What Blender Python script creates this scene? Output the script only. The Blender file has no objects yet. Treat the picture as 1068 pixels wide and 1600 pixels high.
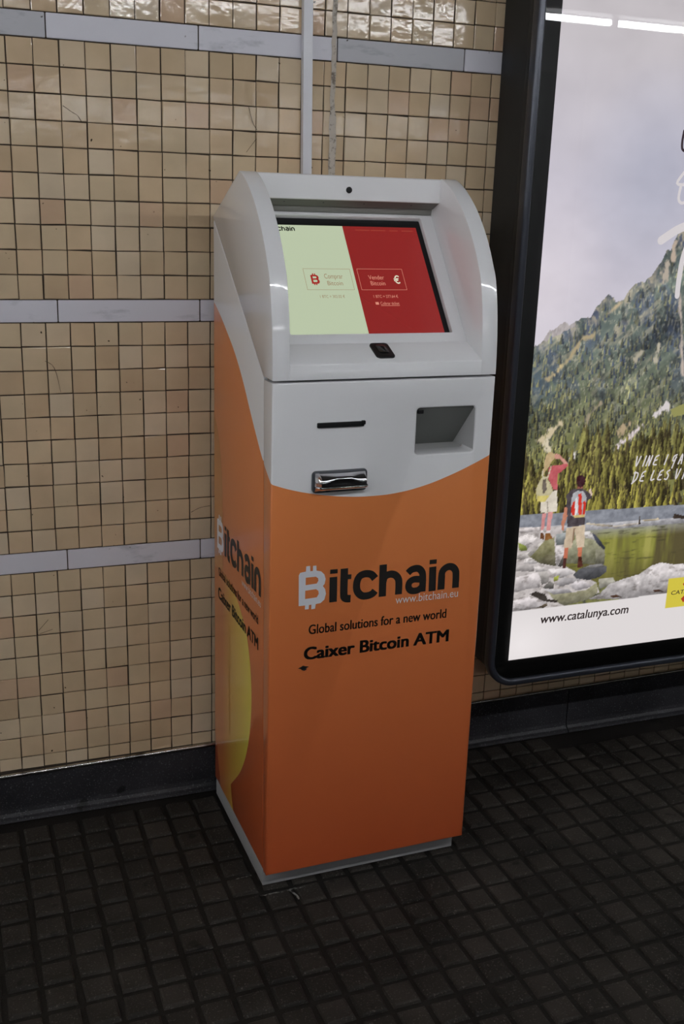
import bpy, bmesh, math, random
import numpy as np
from mathutils import Vector, Matrix, Euler

random.seed(7)
C = bpy.context.scene.collection
SC = bpy.context.scene
S = 0.054            # one wall-tile pitch in metres; layout below is written in tile pitches
ZF = -11.981         # floor level in tile pitches (0 = lower edge of the third marble band)

# ------------------------------------------------------------------ camera
cd = bpy.data.cameras.new('camera'); cam = bpy.data.objects.new('camera', cd); C.objects.link(cam)
R = Matrix(((0.938397, 0.338511, 0.069432), (-0.344151, 0.897406, 0.276082), (0.031148, -0.28297, 0.958623)))
M = Matrix.Identity(4)
for r in range(3):
    M[r][0] = R[r][0]; M[r][1] = R[r][2]; M[r][2] = -R[r][1]
M.translation = Vector((-2.7945 * S, -45.7391 * S, (16.1904 - ZF) * S))
cam.matrix_world = M
cd.sensor_fit = 'VERTICAL'; cd.sensor_height = 24.0; cd.lens = 24.0 * 1643.0 / 1600.0
cd.clip_start = 0.05; cd.clip_end = 60
SC.camera = cam
# ------------------------------------------------------------------ world, exposure, lamps
w = bpy.data.worlds.new('world'); SC.world = w; w.use_nodes = True
w.node_tree.nodes['Background'].inputs[0].default_value = (0.02, 0.021, 0.024, 1)
w.node_tree.nodes['Background'].inputs[1].default_value = 1.0
SC.view_settings.view_transform = 'Standard'; SC.view_settings.look = 'None'
SC.view_settings.exposure = 0.0; SC.view_settings.gamma = 1.0
SC.view_settings.use_curve_mapping = False
LAMP_ROWS = ((-40.0, 30.6, 57.0, 4), (-150.0, 30.0, 48.0, 2))   # y, z (tile pitches), tube radiance and last lamp of the two lamp rows
POSTER = 1.0         # backlight of the advertising poster
DISPLAY = 1.0        # backlight of the machine's display

# ------------------------------------------------------------------ helpers
def lin(c):
    return tuple(((v / 255.0) / 12.92 if v <= 10.3 else (((v / 255.0) + 0.055) / 1.055) ** 2.4) for v in c[:3])

def mat(name, col, rough=0.5, metal=0.0, spec=0.5, coat=0.0, emit=None, estr=0.0):
    m = bpy.data.materials.new(name); m.use_nodes = True
    b = m.node_tree.nodes['Principled BSDF']
    b.inputs['Base Color'].default_value = (*col, 1); b.inputs['Roughness'].default_value = rough
    b.inputs['Metallic'].default_value = metal; b.inputs['Specular IOR Level'].default_value = spec
    b.inputs['Coat Weight'].default_value = coat; b.inputs['Coat Roughness'].default_value = 0.02
    if emit: b.inputs['Emission Color'].default_value = (*emit, 1); b.inputs['Emission Strength'].default_value = estr
    return m

def bsdf(m): return m.node_tree.nodes['Principled BSDF']
def nn(m, t, **k):
    n = m.node_tree.nodes.new(t)
    for a, v in k.items(): setattr(n, a, v)
    return n
def ln(m, a, b): m.node_tree.links.new(a, b)
def math_n(m, op, a, b=None, clamp=False):
    n = nn(m, 'ShaderNodeMath', operation=op); n.use_clamp = clamp
    for i, v in enumerate((a, b)):
        if v is None: continue
        if isinstance(v, (int, float)): n.inputs[i].default_value = v
        else: ln(m, v, n.inputs[i])
    return n.outputs[0]
def mixc(m, f, a, b):
    n = nn(m, 'ShaderNodeMix', data_type='RGBA')
    for i, v in ((0, f), (6, a), (7, b)):
        if isinstance(v, (int, float)): n.inputs[i].default_value = v
        elif isinstance(v, tuple): n.inputs[i].default_value = (*v[:3], 1)
        else: ln(m, v, n.inputs[i])
    return n.outputs[2]
def noise(m, vec, scale, detail=3, rough=0.5):
    n = nn(m, 'ShaderNodeTexNoise'); n.inputs['Scale'].default_value = scale
    n.inputs['Detail'].default_value = detail; n.inputs['Roughness'].default_value = rough
    if vec is not None: ln(m, vec, n.inputs['Vector'])
    return n.outputs['Fac']
def ramp(m, f, a, b):
    n = nn(m, 'ShaderNodeMapRange'); ln(m, f, n.inputs[0]); n.inputs[1].default_value = a; n.inputs[2].default_value = b
    return n.outputs[0]
def bump(m, h, strength, dist):
    n = nn(m, 'ShaderNodeBump'); n.inputs['Strength'].default_value = strength; n.inputs['Distance'].default_value = dist
    ln(m, h, n.inputs['Height']); ln(m, n.outputs[0], bsdf(m).inputs['Normal'])
def pos(m): return nn(m, 'ShaderNodeNewGeometry').outputs['Position']

def link(o, parent=None):
    C.objects.link(o)
    if parent: o.parent = parent
    return o
def mobj(name, verts, faces, m, parent=None, smooth=False):
    me = bpy.data.meshes.new(name); me.from_pydata(verts, [], faces); me.update()
    bm = bmesh.new(); bm.from_mesh(me); bmesh.ops.recalc_face_normals(bm, faces=bm.faces); bm.to_mesh(me); bm.free()
    if m: me.materials.append(m)
    if smooth:
        for p in me.polygons: p.use_smooth = True
    return link(bpy.data.objects.new(name, me), parent)
def tag(o, label=None, cat=None, group=None, kind=None):
    for k, v in (('label', label), ('category', cat), ('group', group), ('kind', kind)):
        if v: o[k] = v
    return o
def empty(name, loc, rz=0.0):
    o = bpy.data.objects.new(name, None); o.empty_display_size = 0.1
    o.location = loc; o.rotation_euler = (0, 0, rz); return link(o)
def sx(x, y, z): return (x * S, y * S, (z - ZF) * S)       # hall coordinates, tile pitches to metres

def curve_mesh(cu):
    ob = bpy.data.objects.new('temp', cu); C.objects.link(ob)
    dg = bpy.context.evaluated_depsgraph_get()
    me = bpy.data.meshes.new_from_object(ob.evaluated_get(dg))
    bpy.data.objects.remove(ob); bpy.data.curves.remove(cu)
    return me
def finish(me, name, f, m, parent, merge=1e-4, smooth_angle=None):
    bm = bmesh.new(); bm.from_mesh(me)
    for v in bm.verts: v.co = f(*v.co)
    bmesh.ops.remove_doubles(bm, verts=bm.verts, dist=merge)
    bmesh.ops.recalc_face_normals(bm, faces=bm.faces)
    bm.to_mesh(me); bm.free()
    me.name = name; me.materials.clear()
    if m: me.materials.append(m)
    for p in me.polygons: p.material_index = 0
    if smooth_angle:
        for p in me.polygons: p.use_smooth = True
        me.set_sharp_from_angle(angle=math.radians(smooth_angle))
    return link(bpy.data.objects.new(name, me), parent)
def prism(name, loops, depth, bevel, f, m, parent, seg=2, smooth=40):
    """outline (with holes) in the a,b plane, thickness c in 0..depth, mapped by f(a,b,c) (tile pitches in, metres out)"""
    cu = bpy.data.curves.new('temp', 'CURVE'); cu.dimensions = '2D'; cu.fill_mode = 'BOTH'
    for lp in loops:
        sp = cu.splines.new('POLY'); sp.points.add(len(lp) - 1)
        for i, p in enumerate(lp): sp.points[i].co = (p[0], p[1], 0, 1)
        sp.use_cyclic_u = True
    cu.extrude = depth / 2 - bevel; cu.bevel_depth = bevel; cu.bevel_resolution = seg - 1; cu.offset = -bevel
    return finish(curve_mesh(cu), name, lambda a, b, c: Vector(f(a, b, c + depth / 2)), m, parent, 2e-6, smooth)
def text(name, body, box, f, m, parent, off=0.0, shear=0.0, c=0.012, space=1.0, bold=0.0):
    """flat lettering fitted into box = (a0, a1, b0, b1); thin, lying c in front of its surface"""
    cu = bpy.data.curves.new('temp', 'FONT'); cu.body = body; cu.offset = off; cu.shear = shear
    cu.space_character = space; cu.resolution_u = 4; cu.fill_mode = 'FRONT'
    me = curve_mesh(cu)
    xs = [v.co.x for v in me.vertices]; ys = [v.co.y for v in me.vertices]
    x0, x1, y0, y1 = min(xs), max(xs), min(ys), max(ys); a0, a1, b0, b1 = box
    if bold:                                                       # overprint shifted copies to thicken the strokes
        a0 += bold; a1 -= bold; b0 += bold / 2; b1 -= bold / 2; bm = bmesh.new(); bm.from_mesh(me); fx = (x1 - x0) / (a1 - a0); fy = (y1 - y0) / (b1 - b0)
        src = bm.faces[:]
        for k, (dx, dy) in enumerate(((1, .5), (-1, .5), (1, -.5), (-1, -.5), (.5, 0), (-.5, 0))):
            d = bmesh.ops.duplicate(bm, geom=src); bmesh.ops.translate(bm, verts=[q for q in d['geom'] if isinstance(q, bmesh.types.BMVert)], vec=(dx * bold * fx, dy * bold * fy, 0))
        bm.to_mesh(me); bm.free()
    return finish(me, name, lambda x, y, z: Vector(f(a0 + (x - x0) / (x1 - x0) * (a1 - a0), b0 + (y - y0) / (y1 - y0) * (b1 - b0), c)), m, parent, 1e-7)
def flat(name, loops, f, m, parent, c=0.012):
    cu = bpy.data.curves.new('temp', 'CURVE'); cu.dimensions = '2D'; cu.fill_mode = 'FRONT'
    for lp in loops:
        sp = cu.splines.new('POLY'); sp.points.add(len(lp) - 1)
        for i, p in enumerate(lp): sp.points[i].co = (p[0], p[1], 0, 1)
        sp.use_cyclic_u = True
    return finish(curve_mesh(cu), name, lambda a, b, z: Vector(f(a, b, c)), m, parent, 1e-7)
def smooth_path(pts, n=4):
    if len(pts) < 3: return list(pts)
    P = [pts[0]] + list(pts) + [pts[-1]]; out = []
    for i in range(1, len(P) - 2):
        for k in range(n):
            t = k / n; q = []
            for d in (0, 1):
                a, b, c_, e = P[i - 1][d], P[i][d], P[i + 1][d], P[i + 2][d]
                q.append(0.5 * (2 * b + (c_ - a) * t + (2 * a - 5 * b + 4 * c_ - e) * t * t + (3 * b - a - 3 * c_ + e) * t ** 3))
            out.append(tuple(q))
    out.append(tuple(pts[-1])); return out
def ribbon_data(path, wd, round_end=False):
    """quads along a path plus discs at its points, as (verts, faces) in the plane"""
    V, F = [], []
    p = smooth_path(path); n = len(p)
    for i in range(n):
        a = p[max(i - 1, 0)]; b = p[min(i + 1, n - 1)]
        dx, dy = b[0] - a[0], b[1] - a[1]; l = math.hypot(dx, dy) or 1; nx, ny = -dy / l * wd / 2, dx / l * wd / 2
        V += [(p[i][0] + nx, p[i][1] + ny), (p[i][0] - nx, p[i][1] - ny)]
        if i: k = 2 * i; F.append((k - 2, k - 1, k + 1, k))
    if round_end:
        for e in (p[0], p[-1]):
            b0 = len(V); V += [(e[0] + wd / 2 * math.cos(t * math.pi / 5), e[1] + wd / 2 * math.sin(t * math.pi / 5)) for t in range(10)]
            F.append(tuple(range(b0, b0 + 10)))
    return V, F
def strokes(name, paths, wd, f, m, parent, c=0.012, round_end=False):
    V, F = [], []
    for k, pth in enumerate(paths):
        v, fc = ribbon_data(pth, wd if not isinstance(wd, (list, tuple)) else wd[k], round_end); b = len(V)
        V += [f(x, y, c + 0.0004 * k) for x, y in v]; F += [tuple(i + b for i in q) for q in fc]
    return mobj(name, V, F, m, parent)
def rrect(a0, a1, b0, b1, r, n=5):
    out = []
    for cx, cy, t0 in ((a1 - r, b1 - r, 0), (a0 + r, b1 - r, 90), (a0 + r, b0 + r, 180), (a1 - r, b0 + r, 270)):
        for k in range(n + 1):
            t = math.radians(t0 + 90 * k / n); out.append((cx + r * math.cos(t), cy + r * math.sin(t)))
    return out
def boxv(x0, x1, y0, y1, z0, z1):
    return [(x, y, z) for x in (x0, x1) for y in (y0, y1) for z in (z0, z1)], [(0, 1, 3, 2), (4, 6, 7, 5), (0, 4, 5, 1), (2, 3, 7, 6), (0, 2, 6, 4), (1, 5, 7, 3)]
def slab(name, x0, x1, y0, y1, z0, z1, m, parent=None, bev=0.0):
    v, f = boxv(x0, x1, y0, y1, z0, z1); o = mobj(name, [sx(*p) for p in v], f, m, parent)
    if bev:
        bm = bmesh.new(); bm.from_mesh(o.data); bmesh.ops.bevel(bm, geom=bm.edges[:], offset=bev * S, segments=2, affect='EDGES'); bm.to_mesh(o.data); bm.free()
    return o

# ------------------------------------------------------------------ materials of the hall
def tile_mat(name, col):
    m = mat(name, col, 0.2, 0, 0.26); p = pos(m)
    n1 = noise(m, p, 9, 4); n2 = noise(m, p, 160, 2)
    c = mixc(m, ramp(m, n1, 0.35, 0.7), tuple(v * 0.9 for v in col), tuple(min(1, v * 1.06) for v in col))
    spk = ramp(m, noise(m, p, 75, 1), 0.765, 0.80)
    c = mixc(m, spk, c, (0.05, 0.035, 0.02))
    ln(m, c, bsdf(m).inputs['Base Color'])
    ln(m, math_n(m, 'MULTIPLY_ADD', n1, 0.08), bsdf(m).inputs['Roughness'])
    m.node_tree.nodes[-1].inputs[2].default_value = 0.04
    hsum = math_n(m, 'ADD', noise(m, p, 34, 2), math_n(m, 'MULTIPLY', n2, 0.08))
    bump(m, hsum, 0.2, 0.003)
    return m
TILES = [tile_mat('glazed_tile_%d' % i, c) for i, c in enumerate((
    (.60, .47, .315), (.57, .435, .285), (.625, .495, .345), (.545, .405, .26), (.60, .45, .295), (.58, .41, .275), (.63, .51, .365)))]
GROUT = mat('grout', (.035, .025, .017), 0.95); ln(GROUT, mixc(GROUT, noise(GROUT, pos(GROUT), 20), (.018, .012, .008), (.07, .05, .033)), bsdf(GROUT).inputs['Base Color'])
def marble_mat(name, a, b):
    m = mat(name, a, 0.4, 0, .3); p = pos(m); mp = nn(m, 'ShaderNodeMapping'); ln(m, p, mp.inputs[0]); mp.inputs['Rotation'].default_value = (0, .5, 0); mp.inputs['Scale'].default_value = (1, 1, 3)
    n1 = noise(m, mp.outputs[0], 7, 6, .62); v = ramp(m, n1, 0.56, 0.66)
    c = mixc(m, v, a, b); c = mixc(m, ramp(m, noise(m, p, 60, 1), .76, .8), c, (.07, .06, .05))
    ln(m, c, bsdf(m).inputs['Base Color']); bump(m, noise(m, p, 30, 2), .1, .003); return m
MARBLE = marble_mat('white_marble', (.66, .65, .71), (.50, .50, .55)); MARBLE_GREY = marble_mat('grey_marble', (.47, .47, .50), (.35, .35, .38))
def floor_mat(name, a, sp):
    m = mat(name, a, 0.7, 0, .2); p = pos(m)
    c = mixc(m, ramp(m, noise(m, p, 6, 4), .35, .7), tuple(v * .6 for v in a), tuple(v * 1.25 for v in a))
    g = ramp(m, noise(m, p, 230, 2, .6), .60, .72); c = mixc(m, math_n(m, 'MULTIPLY', g, .8), c, sp)
    dark = ramp(m, noise(m, p, 17, 2), .66, .72); c = mixc(m, math_n(m, 'MULTIPLY', dark, .7), c, (.004, .003, .003))
    ln(m, c, bsdf(m).inputs['Base Color']); bump(m, noise(m, p, 260, 2), .35, .002); return m
BLOCK = [floor_mat('black_paving_%d' % i, c, (.10, .09, .078)) for i, c in enumerate(((.024, .0205, .017), (.018, .0155, .013), (.029, .0245, .0205)))]
GAP = floor_mat('paving_gap', (.010, .0085, .0072), (.02, .017, .014))
SKIRT = floor_mat('dark_terrazzo', (.026, .0255, .029), (.12, .12, .13)); bsdf(SKIRT).inputs['Roughness'].default_value = .4
STEEL = mat('bright_steel', (.62, .60, .56), .22, 1.0); ln(STEEL, mixc(STEEL, ramp(STEEL, noise(STEEL, pos(STEEL), 14, 2), .55, .68), (.62, .60, .56), (.10, .09, .08)), bsdf(STEEL).inputs['Base Color'])
PLASTER = mat('plaster', (.68, .66, .62), .8); CEIL = mat('ceiling_paint', (.14, .14, .14), .85); FAR = mat('far_wall_tile', (.03, .028, .026), .5)
CONDUIT = mat('white_conduit_plastic', (.70, .70, .74), .35)

# ------------------------------------------------------------------ hall shell
floor = slab('floor', -90, 130, -172, 2, ZF - 3, ZF - .13, GAP); tag(floor, kind='structure')
wall = slab('wall_back', -90, 130, .07, 4, ZF - 3, 44, GROUT); tag(wall, kind='structure')
tag(slab('wall_front', -90, 130, -176, -172, ZF - 3, 44, FAR), kind='structure')
tag(slab('wall_left', -94, -90, -172, 4, ZF - 3, 44, PLASTER), kind='structure')
tag(slab('wall_right', 130, 134, -172, 4, ZF - 3, 44, PLASTER), kind='structure')
tag(slab('ceiling', -90, 130, -172, 4, 44, 47, CEIL), kind='structure')

# projection only used to rank which of many alike tiles show largest
Mi = M.inverted()
def seen(p):
    q = Mi @ Vector(p)
    if q.z > -.1: return None
    return 534 + 1643 * q.x / -q.z, 800 - 1643 * q.y / -q.z, -q.z

def tile_shape(w_, h_, d, ins, jit):
    def ring(s, y):
        return [(sgx * (w_ / 2 - s) + random.uniform(-jit, jit), y, sgz * (h_ / 2 - s) + random.uniform(-jit, jit)) for sgx, sgz in ((-1, -1), (1, -1), (1, 1), (-1, 1))]
    V = ring(0, d) + ring(0, ins * .7) + ring(ins, 0)
    F = [(8, 9, 10, 11)] + [(a + o, (a + 1) % 4 + o, (a + 1) % 4 + o + 4, a + o + 4) for o in (0, 4) for a in range(4)]
    return V, F
B = 0.9598                                         # height of a marble band
rows = []                                          # (z0, z1) of every tile row, from below
z = -9; rows.append((-9.62, -9.0))
while z < 0: rows.append((z, z + 1)); z += 1
for k in range(10): rows.append((B + k, B + k + 1))
for k in range(10): rows.append((10 + 2 * B + k, 11 + 2 * B + k))
top1 = 20 + 3 * B
for k in range(9): rows.append((top1 + k, top1 + k + 1))
full = [tile_shape(.946 * S, .946 * S, .07 * S, .022 * S, .016 * S) for _ in range(9)]
variants = {}
def tile_mesh(shape, mi):
    if (shape, mi) not in variants:
        me = bpy.data.meshes.new('tile'); me.from_pydata(*[full[shape][0], [], full[shape][1]]); me.materials.append(TILES[mi]); me.update()
        bm = bmesh.new(); bm.from_mesh(me); bmesh.ops.recalc_face_normals(bm, faces=bm.faces); bm.to_mesh(me); bm.free()
        variants[(shape, mi)] = me
    return variants[(shape, mi)]
cells = []
for z0, z1 in rows:
    for i in range(-62, 52):
        c = sx(i + .5, 0, (z0 + z1) / 2); s_ = seen(c); vis = 0
        if s_ and -20 < s_[0] < 1088 and -20 < s_[1] < 1620 and z1 - z0 > .9 and i < 21:
            hid = (8.4 < i < 40 and z1 < 14) or (335 < s_[0] < 770 and s_[1] > 285 and i >= 8)
            if not hid: vis = 1643 * S / s_[2]
        cells.append((vis, i, z0, z1))
cells.sort(key=lambda t: -t[0])
stuffV, stuffF, stuffM = [], [], []
for n, (vis, i, z0, z1) in enumerate(cells):
    sh = random.randrange(9); r_ = random.random()
    mi = random.choices(range(7), (5, 3, 4, 1.6, 4, 1.2, 1.5))[0]
    rot = Euler((random.gauss(0, .005), random.gauss(0, .004), random.gauss(0, .005)))
    loc = sx(i + .5 + random.uniform(-.008, .008), random.uniform(-.006, .006), (z0 + z1) / 2 + random.uniform(-.008, .008))
    if n < 300 and vis > 0:
        o = bpy.data.objects.new('tile', tile_mesh(sh, mi)); o.location = loc; o.rotation_euler = rot; link(o, wall)
    else:
        mt = Matrix.Translation(loc) @ rot.to_matrix().to_4x4(); b = len(stuffV); k = z1 - z0
        stuffV += [tuple(mt @ Vector((x, y, zz * (k if k > .9 else k * .97)))) for x, y, zz in full[sh][0]]
        stuffF += [tuple(q + b for q in f) for f in full[sh][1]]; stuffM += [mi] * 9
rest = mobj('tile_field', stuffV, stuffF, None, wall); tag(rest, kind='stuff')
for m in TILES: rest.data.materials.append(m)
rest.data.polygons.foreach_set('material_index', stuffM)

for z0, off in ((0.0, 1.46), (10 + B, 1.52), (20 + 2 * B, 1.53)):      # the three marble bands
    for k in range(-10, 8):
        x0 = off + 6.02 * k; grey = (z0 > 15 and k in (-1, 2)) or (z0 < 15 and k == 4)
        mb = slab('marble_slab', x0 + .025, x0 + 5.995, random.uniform(-.012, .012), .1, z0 + .03, z0 + B - .03, MARBLE_GREY if grey else MARBLE, wall, .02)

# old filler line beside the conduit
FILL = mat('pale_filler', (.55, .53, .53), .8)
fc = mixc(FILL, ramp(FILL, noise(FILL, pos(FILL), 45, 4, .7), .50, .62), (.50, .45, .39), (.17, .14, .11)); ln(FILL, fc, bsdf(FILL).inputs['Base Color'])
V, F = [], []
for k in range(60):
    zz = 9 + k * .38; xa = 13.39 - (zz - 17) * .0 + random.uniform(-.035, .035); ww = .10 + .03 * random.random() + (.10 if zz < 20 else 0)
    V += [sx(xa - .1, -.02, zz), sx(xa + ww, -.02, zz)]
    if k: F.append((2 * k - 2, 2 * k - 1, 2 * k + 1, 2 * k))
fl = mobj('filler_line', V, F, FILL, wall)

CRACK = mat('dark_crack', (.10, .075, .05), .9)
for pth in [[(9.67, 19.91), (9.84, 19.31), (10.04, 18.99)], [(10.01, 18.63), (9.57, 18.07)], [(2.06, 19.50), (2.40, 19.28), (2.60, 19.17), (2.76, 18.94)], [(0.90, 9.38), (1.27, 9.07), (1.49, 8.03)], [(0.05, -2.75), (0.49, -2.27)], [(7.05, 2.30), (7.47, 2.49), (7.95, 2.55)], [(0.09, -2.91), (0.66, -2.76)]]:
    v, f = ribbon_data(pth, .022); mobj('hairline_crack', [sx(x + random.uniform(-.008, .008), -.03, z) for x, z in v], f, CRACK, wall)

# steel strip, dark skirting with its cove, paving
def strip_z(x): return -9.735 + .012 * x
prof = [(.0, -.10), (.0, .02), (-.10, .07), (-.20, .04), (-.235, -.03), (-.20, -.10)]
V, F = [], []
xs = [-30 + 2 * k for k in range(56)]
for i, x in enumerate(xs):
    V += [sx(x, y, strip_z(x) + dz) for y, dz in prof]
    if i: F += [((i - 1) * 6 + j, (i - 1) * 6 + (j + 1) % 6, i * 6 + (j + 1) % 6, i * 6 + j) for j in range(6)]
tag(mobj('trim_1', V, F, STEEL, None, True), kind='structure')
base = empty('baseboard_back', (0, 0, 0)); tag(base, kind='structure')
pr = [(.06, None), (-.13, None), (-.15, -11.52), (-.20, -11.72), (-.31, -11.85), (-.45, -11.92), (-.50, ZF - .05), (.06, ZF - .05)]
for k in range(-3, 5):
    xa, xb = 28.3 + 16 * (k - 1) + .03, 28.3 + 16 * k - .03
    V = [sx(x, y, (strip_z(x) - .09) if zz is None else zz) for x in (xa, xb) for y, zz in pr]; n = len(pr)
    mobj('skirting_panel', V, [tuple(range(n)), tuple(range(n, 2 * n))] + [(j, (j + 1) % n, (j + 1) % n + n, j + n) for j in range(n)], SKIRT, base)

PX, PY = 1.325, 1.345
bshape = []
for _ in range(8):
    def rg(s, zz): return [(a * (.395 * PX - s) * 1 + random.uniform(-.03, .03), b_ * (.395 * PY - s) + random.uniform(-.03, .03), zz) for a, b_ in ((-1, -1), (1, -1), (1, 1), (-1, 1))]
    bshape.append(([tuple(q * S for q in p) for p in rg(-.05, -.14) + rg(.01, -.035) + rg(.085, 0)],
                   [(8, 9, 10, 11)] + [(a + o, (a + 1) % 4 + o, (a + 1) % 4 + o + 4, a + o + 4) for o in (0, 4) for a in range(4)]))
bm_cache = {}
cells = []
for j in range(0, 20):
    for i in range(-9, 32):
        x = -1.93 + PX * i; y = -16.35 + .022 * (x - 8) + PY * (j - 8)
        if y > -1.15: continue
        s_ = seen(sx(x, y, ZF)); vis = 0
        if s_ and -30 < s_[0] < 1098 and s_[1] < 1630:
            hid = 8 < x < 17.5 and y > -9.2 or (330 < s_[0] < 735 and s_[1] < 1300)
            if not hid: vis = 1643 * S / s_[2]
        cells.append((vis, x, y))
cells.sort(key=lambda t: -t[0]); stuffV, stuffF, stuffM = [], [], []
for n, (vis, x, y) in enumerate(cells):
    sh = random.randrange(8); mi = random.choices((0, 1, 2), (4, 3, 2))[0]; hz = random.uniform(-.035, .0)
    rot = Euler((random.gauss(0, .012), random.gauss(0, .012), .02 + random.gauss(0, .01)))
    loc = sx(x + random.uniform(-.02, .02), y + random.uniform(-.02, .02), ZF + hz)
    if 7.5 < x < 18 and y > -9.5: loc = sx(x, y, ZF - .05); rot = Euler((0, 0, .02))
    if n < 300 and vis > 0:
        if (sh, mi) not in bm_cache:
            me = bpy.data.meshes.new('paving_block'); me.from_pydata(bshape[sh][0], [], bshape[sh][1]); me.materials.append(BLOCK[mi]); me.update(); bm_cache[(sh, mi)] = me
        o = bpy.data.objects.new('paving_block', bm_cache[(sh, mi)]); o.location = loc; o.rotation_euler = rot; link(o, floor)
    else:
        mt = Matrix.Translation(loc) @ rot.to_matrix().to_4x4(); b = len(stuffV)
        stuffV += [tuple(mt @ Vector(p)) for p in bshape[sh][0]]; stuffF += [tuple(q + b for q in f) for f in bshape[sh][1]]; stuffM += [mi] * 9
rest = mobj('paving_field', stuffV, stuffF, None, floor); tag(rest, kind='stuff')
for m in BLOCK: rest.data.materials.append(m)
rest.data.polygons.foreach_set('material_index', stuffM)

# chalky smears left on the paving at the foot of the machine
CHALK = mat('chalk_smear', (.15, .145, .135), .9); ln(CHALK, mixc(CHALK, ramp(CHALK, noise(CHALK, pos(CHALK), 90, 3), .42, .58), (.02, .018, .016), (.17, .165, .15)), bsdf(CHALK).inputs['Base Color'])
for pth in ([(6.95, -7.87), (7.4, -7.80), (7.84, -7.76)], [(7.83, -9.28), (8.4, -9.26), (8.85, -9.24)], [(9.0, -9.24), (9.4, -9.21), (9.9, -9.2)], [(9.12, -9.2), (9.28, -9.6), (9.36, -9.95)]):
    v, f = ribbon_data([(x + random.uniform(-.03, .03), y) for x, y in pth], .075)
    mobj('chalk_smear', [sx(x + random.uniform(-.02, .02), y + random.uniform(-.025, .025), ZF + .012) for x, y in v], f, CHALK, floor)

# ------------------------------------------------------------------ fluorescent lamps (above and behind the viewpoint)
def tube_mat(power):
    m = bpy.data.materials.new('fluorescent_tube'); m.use_nodes = True
    nt = m.node_tree; nt.nodes.remove(nt.nodes['Principled BSDF']); em = nt.nodes.new('ShaderNodeEmission')
    em.inputs[0].default_value = (.95, .97, 1.0, 1); em.inputs[1].default_value = power; nt.links.new(em.outputs[0], nt.nodes['Material Output'].inputs[0])
    return m
LAMPW = mat('lamp_housing_white', (.75, .75, .74), .4)
def tube_mesh(r, l, n=10):
    V = [(sgn * l / 2, r * math.cos(2 * math.pi * k / n), r * math.sin(2 * math.pi * k / n)) for sgn in (-1, 1) for k in range(n)]
    return V, [tuple(range(n)), tuple(range(n, 2 * n))] + [(k, (k + 1) % n, (k + 1) % n + n, k + n) for k in range(n)]
for ri, (ly, lz, pw, last) in enumerate(LAMP_ROWS):
    TUBEM = tube_mat(pw)
    for k in range(-5, last):
        x = 48.9 + 22.8 * k + 11.4
        lp = empty('fluorescent_lamp', sx(x, ly, lz))
        where = ('above the near platform', 'above the far platform')[ri]
        nth = ('first', 'second', 'third', 'fourth', 'fifth', 'sixth', 'seventh', 'eighth', 'ninth')[k + 5]
        tag(lp, 'white fluorescent batten lamp, %s from the left in the row %s' % (nth, where), 'lamp', 'lamps %s' % where)
        mobj('tube', *tube_mesh(.24 * S, 22.2 * S), TUBEM, lp)
        v, f = boxv(-11.3 * S, 11.3 * S, -1.1 * S, 1.1 * S, .45 * S, 1.5 * S); mobj('housing', v, f, LAMPW, lp)
        for q in (-7, 7):
            v, f = boxv((q - .15) * S, (q + .15) * S, -.15 * S, .15 * S, 1.5 * S, (44.0 - lz) * S); mobj('hanger', v, f, LAMPW, lp)
        for q in (-11.2, 11.2):
            v, f = boxv((q - .1) * S, (q + .1) * S, -.3 * S, .3 * S, -.3 * S, .5 * S); mobj('lamp_holder', v, f, LAMPW, lp)

for k in range(2):  # two invented fill lamps, added to brighten the machine's left side
    lp = empty('fluorescent_lamp', sx(-62, -23 - 24 * k, 33), math.pi / 2)
    tag(lp, 'unseen fill lamp added on the left to light the machine side, %s the wall' % ('nearest to', 'further out from')[k], 'lamp')
    mobj('tube', *tube_mesh(.5 * S, 22.2 * S), SIDE_FILL if k else (SIDE_FILL := tube_mat(46.0)), lp)
    v, f = boxv(-11.3 * S, 11.3 * S, -1.1 * S, 1.1 * S, .6 * S, 1.6 * S); mobj('housing', v, f, LAMPW, lp)
    for q in (-7, 7):
        v, f = boxv((q - .15) * S, (q + .15) * S, -.15 * S, .15 * S, 1.6 * S, 11 * S); mobj('hanger', v, f, LAMPW, lp)
    for q in (-11.2, 11.2):
        v, f = boxv((q - .1) * S, (q + .1) * S, -.3 * S, .3 * S, -.5 * S, .65 * S); mobj('lamp_holder', v, f, LAMPW, lp)

# ------------------------------------------------------------------ the cash machine
WU = 9.2465
atm = empty('cash_machine', sx(8.1205, -9.1941, ZF), 0.019147)
tag(atm, 'tall orange and white Bitcoin cash machine standing against the cream tiled wall', 'cash machine')
def L(u, v, z): return (u * S, v * S, (z - ZF) * S)
fF = lambda a, b, c: L(a, -c, b)                                  # flat print on the front
fD = lambda a, b, c: L(a, c, b)                                   # solids going back from the front
fSide = lambda a, b, c: L(-c, 7.87 - (a - 1.17) * .959, b + .03)  # front print carried over to the left side
SV, SZ = .6328, .7744
fScr = lambda a, s, c: L(a, 1.30 + SV * s - SZ * c, 10.98 + SZ * s + SV * c)
fLed = lambda a, s, c: L(a, .9148 * s - .404 * c, 10.406 + .404 * s + .9148 * c)

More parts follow.
